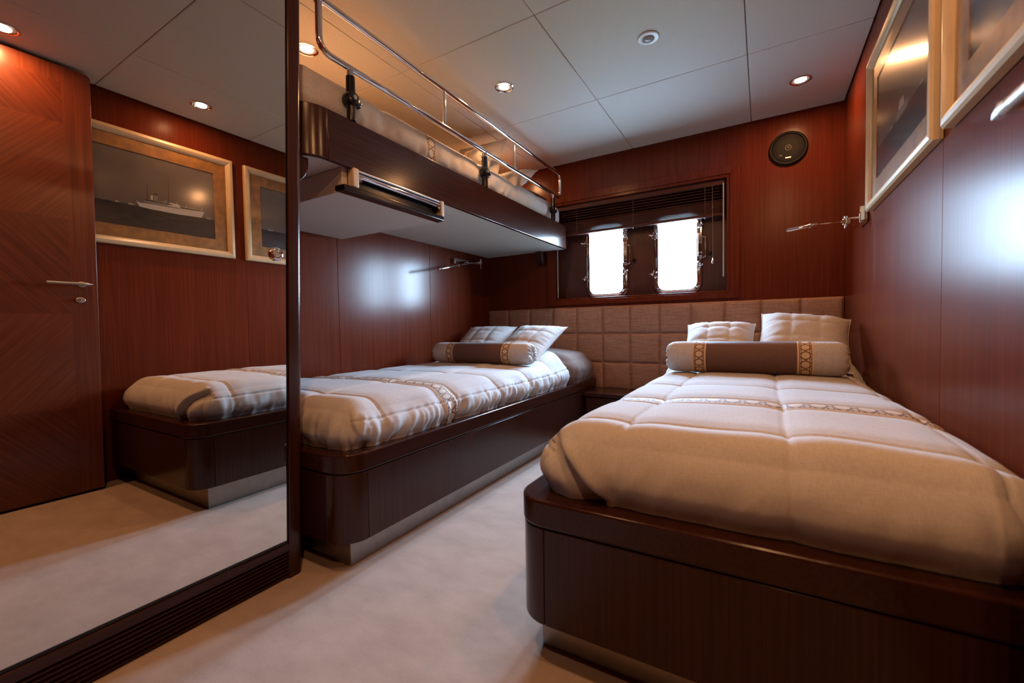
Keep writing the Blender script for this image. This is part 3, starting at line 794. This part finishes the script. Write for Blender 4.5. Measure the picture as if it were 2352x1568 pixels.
# bunk cushions
cushion('cushion', (-1.62, 2.34, 1.855), .36, .36, .05, (1, .1, .02), (-.02, .16, .3), 'grey cushion propped on the upper bunk nearest the middle rail post', seed=12., group='quilted cushions')
cushion('cushion', (-1.545, 2.60, 1.80), .34, .30, .05, (1, .05, -.02), (0, .28, .2), 'grey cushion lying on the upper bunk nearest the window wall', seed=13., group='quilted cushions')
bolster('bolster', (-1.66, 2.15, 1.785), .46, .066, 'brown bolster with cane ribbons on the upper bunk behind the rail', 'bolsters')

# brackets carrying the bunk
def bracket(loc, side, label):
    """quarter-round corbel; side '+y' grows from the wardrobe, '-y' from the back wall"""
    x, y, z = loc; s = 1 if side == '+y' else -1
    poly = [(y, z), (y + s * .085, z), (y + s * .085, z - .02)] + [(y + s * (.085 * math.cos(math.radians(a))), z - .02 - .085 * math.sin(math.radians(a))) for a in range(10, 91, 10)] + [(y, z - .105)]
    mb = MB(); mb.extr(poly, 'x', x - .03, x + .03)
    return tag(mb.build('bunk_bracket', M['dark'], bevel=.004), label, 'bracket', 'corbels under the upper bunk')
bracket((-1.55, YB - .001, FZ0 - .004), '-y', 'dark corbel under the bunk on the window wall')
bracket((-1.395, .854, FZ0 - .004), '+y', 'dark corbel under the bunk foot beside the wardrobe post')

# ================================================================== mirrored wardrobe
LEAN = .031                                      # the end post leans a touch
wd = thing('wardrobe', (-1.68, .2, 0), 'built-in wardrobe with a tall mirror front and dark wood end post', 'wardrobe')
wy0, wy1 = YF + .004, .795
def lean_poly(y0, y1, za, zb): return [(y0, za), (y1 + LEAN * za, za), (y1 + LEAN * zb, zb), (y0, zb)]
mb = MB(); mb.extr(lean_poly(wy0, wy1 - .03, .0, ZC - .002), 'x', XL + .003, XM - .03); mb.build('carcass', M['dark'], wd)
# mirror pane
mb = MB(); mb.extr(lean_poly(wy0, .757, .122, ZC - .004), 'x', XM - .006, XM); mr = mb.build('mirror', M['mirror'], wd, smooth=False)
mb = MB(); mb.extr([(.757 + LEAN * .122, .122), (.761 + LEAN * .122, .122), (.761 + LEAN * 2.04, 2.04), (.757 + LEAN * 2.04, 2.04)], 'x', XM - .012, XM - .001); mb.build('mirror_edge', M['black'], wd)
MB().box(XM - .014, XM - .003, wy0, .765, .112, .1215).build('mirror_channel', M['black'], wd)
# rail and louvred grille
MB().box(XM - .022, XM + .002, wy0, .768, .085, .111).build('bottom_rail', M['darkx'], wd, bevel=.002)
mb = MB(); mb.box(XM - .03, XM - .022, wy0, .768, .002, .085, 1)
for k in range(7):
    z = .006 + k * .0113
    mb.extr([(XM - .022, z + .0035), (XM - .004, z - .001), (XM - .0005, z + .0005), (XM - .0005, z + .0035), (XM - .022, z + .0085)], 'y', wy0, .766)
mb.build('louvre_grille', [M['darkx'], M['black']], wd)
# end post with a rounded nose
def leanz(poly, z0, z1):
    n = len(poly); vs = [(x, y + LEAN * z0, z0) for x, y in poly] + [(x, y + LEAN * z1, z1) for x, y in poly]
    return vs, [tuple(reversed(range(n))), tuple(range(n, 2 * n))] + [(i, (i + 1) % n, n + (i + 1) % n, n + i) for i in range(n)]
pp = [(XM - .05, .7635), (XM + .001, .7635), (XM + .003, .766)] + arc(XM + .003 - .018, .793, .018, 0, 90, 10) + [(XM - .05, .811)]
mb = MB(); mb.add(*leanz(pp, 0, ZC - .002)); mb.build('end_post', M['dark'], wd)
mb = MB(); mb.add(*leanz([(XL + .003, wy1 - .0295), (XM - .0505, wy1 - .0295), (XM - .0505, .81), (XL + .003, .81)], 0, ZC - .002)); mb.build('side_panel', M['wall'], wd)
# round pull
mb = MB(); mb.lathe([(.0, .0075), (.006, .0075), (.0065, .006), (.010, .006), (.011, .008), (.017, .0075), (.021, .0045), (.0215, 0)], (XM, .7565, 1.006), (1, 0, 0), 28)
mb.build('knob', M['chrome'], wd)

# ================================================================== open cabin door (seen in the mirror)
DX, DT, DY1 = .285, .04, .772
dl = MB()
dl.extr([(-.06, .012), (DY1, .012), (DY1 + LEAN * .5, 2.02), (DY1 + LEAN * .5 - .012, 2.032), (-.06, 2.032)], 'x', DX, DX + DT)
door = struct(dl.build('door_1', M['door'], bevel=.002), 'open mahogany cabin door with quartered veneer')
def oval(y, z, ry, rz, n=32, pts=None):
    return [(y + ry * math.copysign(abs(math.cos(a)) ** 1.15, math.cos(a)), z + rz * math.sin(a)) for a in [2 * math.pi * i / n for i in range(n)]]
mb = MB(); mb.extr(oval(.722, 1.015, .018, .0135), 'x', DX - .006, DX); ros = mb.build('handle_rose', M['steel'], door, bevel=.002)
mb = MB(); mb.lathe([(.0095, 0), (.0085, .03), (.009, .045)], (DX - .005, .722, 1.015), (-1, 0, 0), 18); mb.build('handle_neck', M['chrome'], door)
hx = DX - .045
mb = MB(); mb.tube([(hx, .595, 1.014), (hx, .70, 1.014)], .0068, 18)
mb.tube([(hx, .7001, 1.014), (hx, .716, 1.014), (hx, .736, 1.014), (hx, .752, 1.014)], [.0068, .009, .006, .0012], 18); mb.build('handle', M['handle'], door)
mb = MB(); mb.extr(oval(.715, .939, .018, .0135), 'x', DX - .006, DX); mb.build('key_rose', M['steel'], door, bevel=.002)
mb = MB(); mb.lathe([(.0, .016), (.005, .015), (.0055, 0)], (DX - .005, .713, .94), (-1, 0, 0), 14); mb.build('thumb_turn', M['chrome'], door)
mb = MB(); mb.box(DX + .012, DX + .026, DY1 - .001, DY1 + .0045, .93, 1.03); mb.build('latch_plate', M['steel'], door)

# ================================================================== framed ship photographs
def picture(y0, y1, z0, z1, label, ship):
    root = thing('framed_picture', (XR, (y0 + y1) / 2, z0), label, 'picture', 'framed ship photographs')
    w = .040; X = XR - .0015
    # moulding: profile swept round with mitres (distance in from the outer edge, height off the wall)
    prof = [(0, 0), (0, .020), (.006, .026), (.018, .028), (.030, .022), (.036, .015), (.040, .012), (.040, 0)]
    mb = MB(); loops = []
    for d, hgt in prof: loops.append([(X - hgt, y0 + d, z0 + d), (X - hgt, y1 - d, z0 + d), (X - hgt, y1 - d, z1 - d), (X - hgt, y0 + d, z1 - d)])
    for k in range(4):
        k2 = (k + 1) % 4; vs = [lp[k] for lp in loops] + [lp[k2] for lp in loops]; n = len(prof)
        mb.add(vs, [(i, i + 1, n + i + 1, n + i) for i in range(n - 1)])
    mb.build('frame', M['frame'], root, angle=25)
    iy0, iy1, iz0, iz1 = y0 + .039, y1 - .039, z0 + .039, z1 - .039
    my, mz = .070, .068
    # mount with a bevelled window
    mb = MB(); o_ = [(iy0, iz0), (iy1, iz0), (iy1, iz1), (iy0, iz1)]; i_ = [(iy0 + my, iz0 + mz), (iy1 - my, iz0 + mz), (iy1 - my, iz1 - mz), (iy0 + my, iz1 - mz)]
    for k in range(4):
        k2 = (k + 1) % 4
        mb.extr([o_[k], o_[k2], i_[k2], i_[k]], 'x', X - .008, X - .004)
    mb.build('mount', M['mat'], root, smooth=False)
    py0, py1, pz0_, pz1_ = iy0 + my - .004, iy1 - my + .004, iz0 + mz - .004, iz1 - mz + .004
    pm = MB(); xs_ = X - .0035; hz = 1.474
    pm.box(xs_, X - .001, py0, py1, hz, pz1_, 0); pm.box(xs_, X - .001, py0, py1, pz0_, hz, 1)
    def flat(poly, mi, d): pm.add([(xs_ - d, y, z) for y, z in poly], [tuple(range(len(poly)))], mi)
    if ship:
        flat([(.985, 1.5), (1.0, 1.494), (1.06, 1.497), (1.132, 1.502), (1.25, 1.508), (1.315, 1.512), (1.312, 1.503), (1.298, 1.474), (1.18, 1.468), (1.05, 1.468), (.998, 1.472)], 2, .0003)
        flat([(1.019, 1.497), (1.183, 1.5), (1.183, 1.521), (1.12, 1.527), (1.019, 1.512)], 3, .0004)
        flat([(1.024, 1.511), (1.15, 1.515), (1.15, 1.519), (1.024, 1.516)], 4, .0006)
        flat([(1.13, 1.506), (1.19, 1.507), (1.186, 1.526), (1.134, 1.527)], 2, .0005)
        flat([(1.19, 1.505), (1.305, 1.511), (1.305, 1.5145), (1.19, 1.5115)], 4, .0005)
        flat([(1.19, 1.516), (1.3, 1.521), (1.3, 1.5225), (1.19, 1.5175)], 2, .0006)
        flat([(1.064, 1.522), (1.081, 1.522), (1.083, 1.557), (1.066, 1.557)], 3, .0006); flat([(1.065, 1.551), (1.0835, 1.551), (1.084, 1.560), (1.066, 1.560)], 4, .0007)
        flat([(1.05, 1.522), (1.06, 1.522), (1.06, 1.548), (1.05, 1.545)], 2, .0006)
        for yy, zt_ in ((1.036, 1.606), (1.135, 1.655)): flat([(yy - .0015, 1.51), (yy + .0015, 1.51), (yy + .0008, zt_), (yy - .0008, zt_)], 4, .0007)
        for yy, zt_ in ((1.11, 1.536), (1.165, 1.54), (1.213, 1.531), (1.296, 1.535)): flat([(yy - .001, 1.51), (yy + .001, 1.51), (yy + .012, zt_), (yy + .010, zt_)], 2, .0006)
        for a, b_ in ((.894, .916), (.949, .98), (1.325, 1.352)): flat([(a, hz), (b_, hz), (b_ - .008, hz + .004), (a + .006, hz + .007)], 2, .0003)
        for k in range(12): flat([(1.06 + k * .018, 1.4955), (1.063 + k * .018, 1.4955), (1.063 + k * .018, 1.498), (1.06 + k * .018, 1.498)], 4, .0005)
    else:
        for a, b_ in ((1.70, 1.745), (2.05, 2.09)): flat([(a, hz), (b_, hz), (b_ - .01, hz + .005), (a + .008, hz + .006)], 2, .0003)
        flat([(1.86, 1.468), (2.0, 1.468), (2.01, 1.495), (1.85, 1.495)], 3, .0003)
        flat([(1.9, 1.495), (1.97, 1.495), (1.96, 1.525), (1.91, 1.525)], 2, .0004)
    pm.build('print', [M['psky'], M['psea'], M['phull'], M['pgrey'], M['pdark']], root, smooth=False)
    MB().box(X - .0105, X - .0090, iy0 - .002, iy1 + .002, iz0 - .002, iz1 + .002).build('glass', M['picglass'], root, smooth=False)
    return root
picture(.642, 1.478, 1.247, 1.868, 'framed photograph of a white steamship on the wall beside the open door', True)
picture(1.548, 2.387, 1.247, 1.868, 'framed dark seascape on the wall nearest the window corner', False)

# ================================================================== wall reading lamps
def reading_lamp(wx, s, y0, y1, z0, z1, knuckle, mid, tip, label):
    root = thing('reading_lamp', (wx, (y0 + y1) / 2, z0), label, 'lamp', 'chrome reading lamps')
    a, b_ = wx + s * .001, wx + s * .032
    MB().box(min(a, b_), max(a, b_), y0, y1, z0, z1).build('wall_box', M['chrome'], root, bevel=.004)
    mb = MB(); k = Vector(knuckle)
    base = Vector((b_, (y0 + y1) / 2 + (.04 if s > 0 else 0), (z0 + z1) / 2))
    mb.tube([base, Vector((k.x, base.y if s < 0 else k.y, base.z))], .005, 12); mb.build('stem', M['chrome'], root)
    if s > 0:
        mb = MB(); mb.tube([(b_ - .01, k.y, base.z), (k.x, k.y, k.z)], .006, 12); mb.build('stem', M['chrome'], root)
    mb = MB(); mb.lathe([(.0, -.03), (.0035, -.03), (.0035, -.016), (.011, -.014), (.012, 0), (.011, .014), (.006, .016), (.0065, .022), (.0, .024)], k, (0, 0, 1), 20); mb.box(k.x - .016, k.x + .016, k.y - .011, k.y + .011, k.z - .012, k.z + .006); mb.build('knuckle', M['chrome'], root)
    mb = MB(); mb.tube([k + Vector((0, 0, -.055)), k + Vector((0, 0, -.02))], .0028, 10); mb.build('pin', M['chrome'], root)
    mb = MB(); mb.tube([k, Vector(mid)], .0032, 10); mb.build('arm', M['chrome'], root)
    m_, t_ = Vector(mid), Vector(tip); d = (t_ - m_).normalized()
    mb = MB(); mb.tube([m_ - d * .012, m_, m_ + d * .02, m_ + d * .03, t_ - d * .01, t_], [.007, .0085, .0085, .0075, .0085, .004], 16); mb.build('lamp_head', M['chrome'], root)
    mb = MB(); mb.lathe([(.0115, -.003), (.0115, .003), (.008, .004)], m_ + d * .015, d, 16); mb.build('switch_ring', M['chrome'], root)
reading_lamp(XL, 1, 2.62, 2.80, 1.275, 1.318, (-1.985, 2.88, 1.312), (-1.965, 2.57, 1.245), (-1.94, 2.30, 1.186), 'chrome reading lamp under the bunk on the panelled wall')
reading_lamp(XR, -1, 2.47, 2.62, 1.22, 1.295, (.328, 2.50, 1.238), (.205, 2.45, 1.228), (.094, 2.44, 1.214), 'chrome reading lamp below the picture beside the window corner')

# ================================================================== speaker
sp = thing('speaker', (.130, YB, 1.838), 'round black loudspeaker on the wall above the reading lamp', 'speaker')
o0 = (.130, YB - .001, 1.838)
mb = MB(); mb.lathe([(.100, 0), (.102, .006), (.100, .014), (.094, .019), (.088, .018), (.084, .012), (.084, .0)], o0, (0, -1, 0), 64); mb.build('rim', M['blackmat'], sp)
mb = MB(); mb.lathe([(.0838, .0125), (.075, .0145), (.05, .017), (.0, .018)], o0, (0, -1, 0), 64); mb.build('mesh_grille', M['blackmat'], sp)
for r0 in (.072, .06):
    mb = MB(); ring = [(o0[0] + r0 * math.cos(a), o0[1] - .0165 + (.001 if r0 > .07 else 0), o0[2] + r0 * math.sin(a)) for a in [2 * math.pi * i / 64 for i in range(65)]]; mb.tube(ring, .0012, 6, caps=False); mb.build('ring', M['cone'], sp)
mb = MB(); mb.lathe([(.018, .016), (.0165, .0195), (.0135, .0195), (.012, .0175), (.007, .0175), (.006, .0185), (.0, .0195)], o0, (0, -1, 0), 32); mb.build('dust_cap', M['cone'], sp)
MB().box(o0[0] - .015, o0[0] + .015, YB - .0185, YB - .0165, o0[2] - .062, o0[2] - .054).build('badge', M['silver'], sp, bevel=.0005)
MB().box(o0[0] - .05, o0[0] - .03, YB - .018, YB - .0165, o0[2] - .043, o0[2] - .034).build('badge', M['cone'], sp, bevel=.0005)

# ================================================================== ceiling fittings
SPOT = 2.15
def downlight(x, y, label, power=1.0):
    root = thing('recessed_ceiling_light', (x, y, ZC), label, 'ceiling light', 'lit recessed ceiling lights')
    mb = MB(); mb.lathe([(.050, 0), (.050, .003), (.046, .005), (.041, .003), (.038, -.002), (.036, -.018)], (x, y, ZC - .0005), (0, 0, -1), 40); mb.build('trim_ring', M['chrome'], root)
    mb = MB(); mb.lathe([(.036, -.0185), (.026, -.0185), (.0, -.0186)], (x, y, ZC - .0005), (0, 0, -1), 32); mb.build('reflector', M['steel'], root)
    mb = MB(); mb.lathe([(.027, -.006), (.026, .0005), (.018, .002), (.0, .0025)], (x, y, ZC - .0005), (0, 0, -1), 32); mb.build('bulb', M['lamp'], root)
    ld = bpy.data.lights.new('downlight_beam', 'AREA'); ld.shape = 'DISK'; ld.size = .05; ld.energy = power * SPOT; ld.color = WARM
    lo = bpy.data.objects.new('downlight_beam', ld); COL.objects.link(lo); lo.parent = root; lo.location = (0, 0, -.006)
WARM = (1.0, 0.45, 0.165)
downlight(-1.188, 1.973, 'lit ceiling light beside the bunk rail', 1.2)
downlight(.168, 2.752, 'lit ceiling light above the speaker in the corner', 1.2)
downlight(-1.787, 1.235, 'lit ceiling light over the upper bunk, beside the wardrobe post', 1.3)
downlight(-1.787, 2.752, 'lit ceiling light over the bunk pillows, beside the window wall', 1.0)
downlight(.168, 1.216, 'lit ceiling light seen in the mirror above the ship picture', .7)
downlight(.164, .49, 'lit ceiling light seen in the mirror above the open door', 1.3)
downlight(-.70, .42, 'added unseen ceiling light warming the carpet before the mirror', 1.3)  # made-up fill lamp, out of view, for warm light on the near carpet
downlight(.164, -.24, 'added unseen ceiling light past the open door, warming the bed foot', 1.3)  # extra lamp behind the camera, added to warm the bed foot
ds = thing('ceiling_spotlight', (-.442, 1.983, ZC), 'unlit white ringed ceiling fitting with a grey lens', 'ceiling light')
mb = MB(); mb.lathe([(.047, 0), (.047, .003), (.043, .006), (.028, .0065), (.025, .004), (.024, -.004)], (-.442, 1.983, ZC - .0005), (0, 0, -1), 40); mb.build('ring', M['whitering'], ds)
mb = MB(); mb.lathe([(.0245, .001), (.021, .007), (.012, .012), (.0, .0135)], (-.442, 1.983, ZC - .0005), (0, 0, -1), 32); mb.build('lens', M['lens'], ds)

# ================================================================== outside
struct(MB().box(-30, 30, 4.2, 7.5, -1.6, -1.5).build('ground', M['bounce_ground']), 'unseen pale ground outside, bouncing daylight up to the ceiling')  # pale ground out of view, put in to throw daylight onto the ceiling
struct(MB().box(-30, 30, 7.501, 60, -1.6, -1.5).build('dim_ground', M['dim_ground']), 'unseen ground under the trees, darkened to limit daylight on the ceiling')  # farther ground made dark so less daylight reaches the near ceiling
def tree(x, y, h, wdt, seed, label):
    rnd = random.Random(seed)
    root = thing('tree', (x, y, -1.5), label, 'tree', 'pale trees beyond the portholes')
    mb = MB(); mb.tube([(x, y, -1.5), (x + .1, y, -1.5 + h * .35), (x - .05, y, -1.5 + h * .7)], [.16, .12, .05], 8); mb.build('trunk', M['bark'], root)
    mb = MB()
    for k in range(900):
        a = rnd.uniform(0, 2 * math.pi); rr = wdt * math.sqrt(rnd.random()); zz_ = h * (.4 + .6 * rnd.random() * (1 - (rr / wdt) ** 2 * .7))
        c = Vector((x + rr * math.cos(a), y + rr * math.sin(a) * .6, -1.5 + zz_)); s = rnd.uniform(.05, .13)
        d1 = Vector((rnd.gauss(0, 1), rnd.gauss(0, 1), rnd.gauss(0, 1))).normalized(); d2 = d1.orthogonal().normalized()
        mb.add([c - d1 * s, c + d2 * s * .5, c + d1 * s, c - d2 * s * .5], [(0, 1, 2, 3)])
    mb.build('crown', M['leaf'], root, smooth=False)
tree(-6.9, 22, 4.6, 1.5, 1, 'pale leafy tree beyond the porthole nearest the bunk')
tree(-3.9, 21, 4.9, 1.3, 2, 'pale taller tree beyond the porthole nearest the speaker')
tree(-2.6, 23, 4.2, 1.4, 3, 'pale lower tree beyond the porthole nearest the speaker')

# ================================================================== daylight
SKY = 64.0
w = bpy.data.worlds.new('sky'); sc.world = w; w.use_nodes = True
nt = w.node_tree; nt.nodes.clear()
out = N(nt, 'ShaderNodeOutputWorld'); bg = N(nt, 'ShaderNodeBackground')
tc = N(nt, 'ShaderNodeTexCoord'); sep = N(nt, 'ShaderNodeSeparateXYZ'); L(nt, tc.outputs['Generated'], sep.inputs[0])
L(nt, ramp(nt, math_node(nt, 'ADD', math_node(nt, 'MULTIPLY', sep.outputs[2], .5), .5), [(0.0, (.40, .48, .56)), (.47, (.46, .58, .68)), (.53, (.69, .97, 1.3)), (1.0, (.61, 1.0, 1.52))]), bg.inputs[0])
bg.inputs[1].default_value = SKY; L(nt, bg.outputs[0], out.inputs[0])
for i, (x0, x1) in enumerate(ports):
    ld = bpy.data.lights.new('porthole_portal', 'AREA'); ld.shape = 'RECTANGLE'; ld.size = x1 - x0; ld.size_y = pz1 - pz0
    ld.cycles.is_portal = True
    lo = bpy.data.objects.new('porthole_portal', ld); COL.objects.link(lo); lo.location = ((x0 + x1) / 2, RD + .045, (pz0 + pz1) / 2); lo.rotation_euler = (math.radians(-90), 0, 0)

# ================================================================== camera
cd = bpy.data.cameras.new('camera'); cam = bpy.data.objects.new('camera', cd); COL.objects.link(cam)
F = Vector((-0.50829087, 0.86059951, -0.03176273)); Rv = Vector((0.86118364, 0.50801967, -0.0166957)); Uv = Vector((-0.00176778, 0.03583981, 0.99935598))
mat = Matrix.Identity(4)
for r_ in range(3): mat[r_][0] = Rv[r_]; mat[r_][1] = Uv[r_]; mat[r_][2] = -F[r_]; mat[r_][3] = (0, 0, .77038)[r_]
cam.matrix_world = mat
cd.sensor_width = 36; cd.lens = 976.98 / 2352 * 36; cd.clip_start = .02
cd.dof.use_dof = True; cd.dof.focus_distance = 2.1; cd.dof.aperture_fstop = 3.2
sc.camera = cam

# ================================================================== look
sc.view_settings.view_transform = 'Standard'; sc.view_settings.look = 'None'; sc.view_settings.gamma = 1; sc.view_settings.use_curve_mapping = False
sc.view_settings.exposure = 1.05
sc.cycles.use_denoising = True
sc.cycles.max_bounces = 10; sc.cycles.diffuse_bounces = 6; sc.cycles.glossy_bounces = 6; sc.cycles.transparent_max_bounces = 12
sc.cycles.caustics_reflective = False; sc.cycles.caustics_refractive = False
sc.cycles.sample_clamp_indirect = 6.0
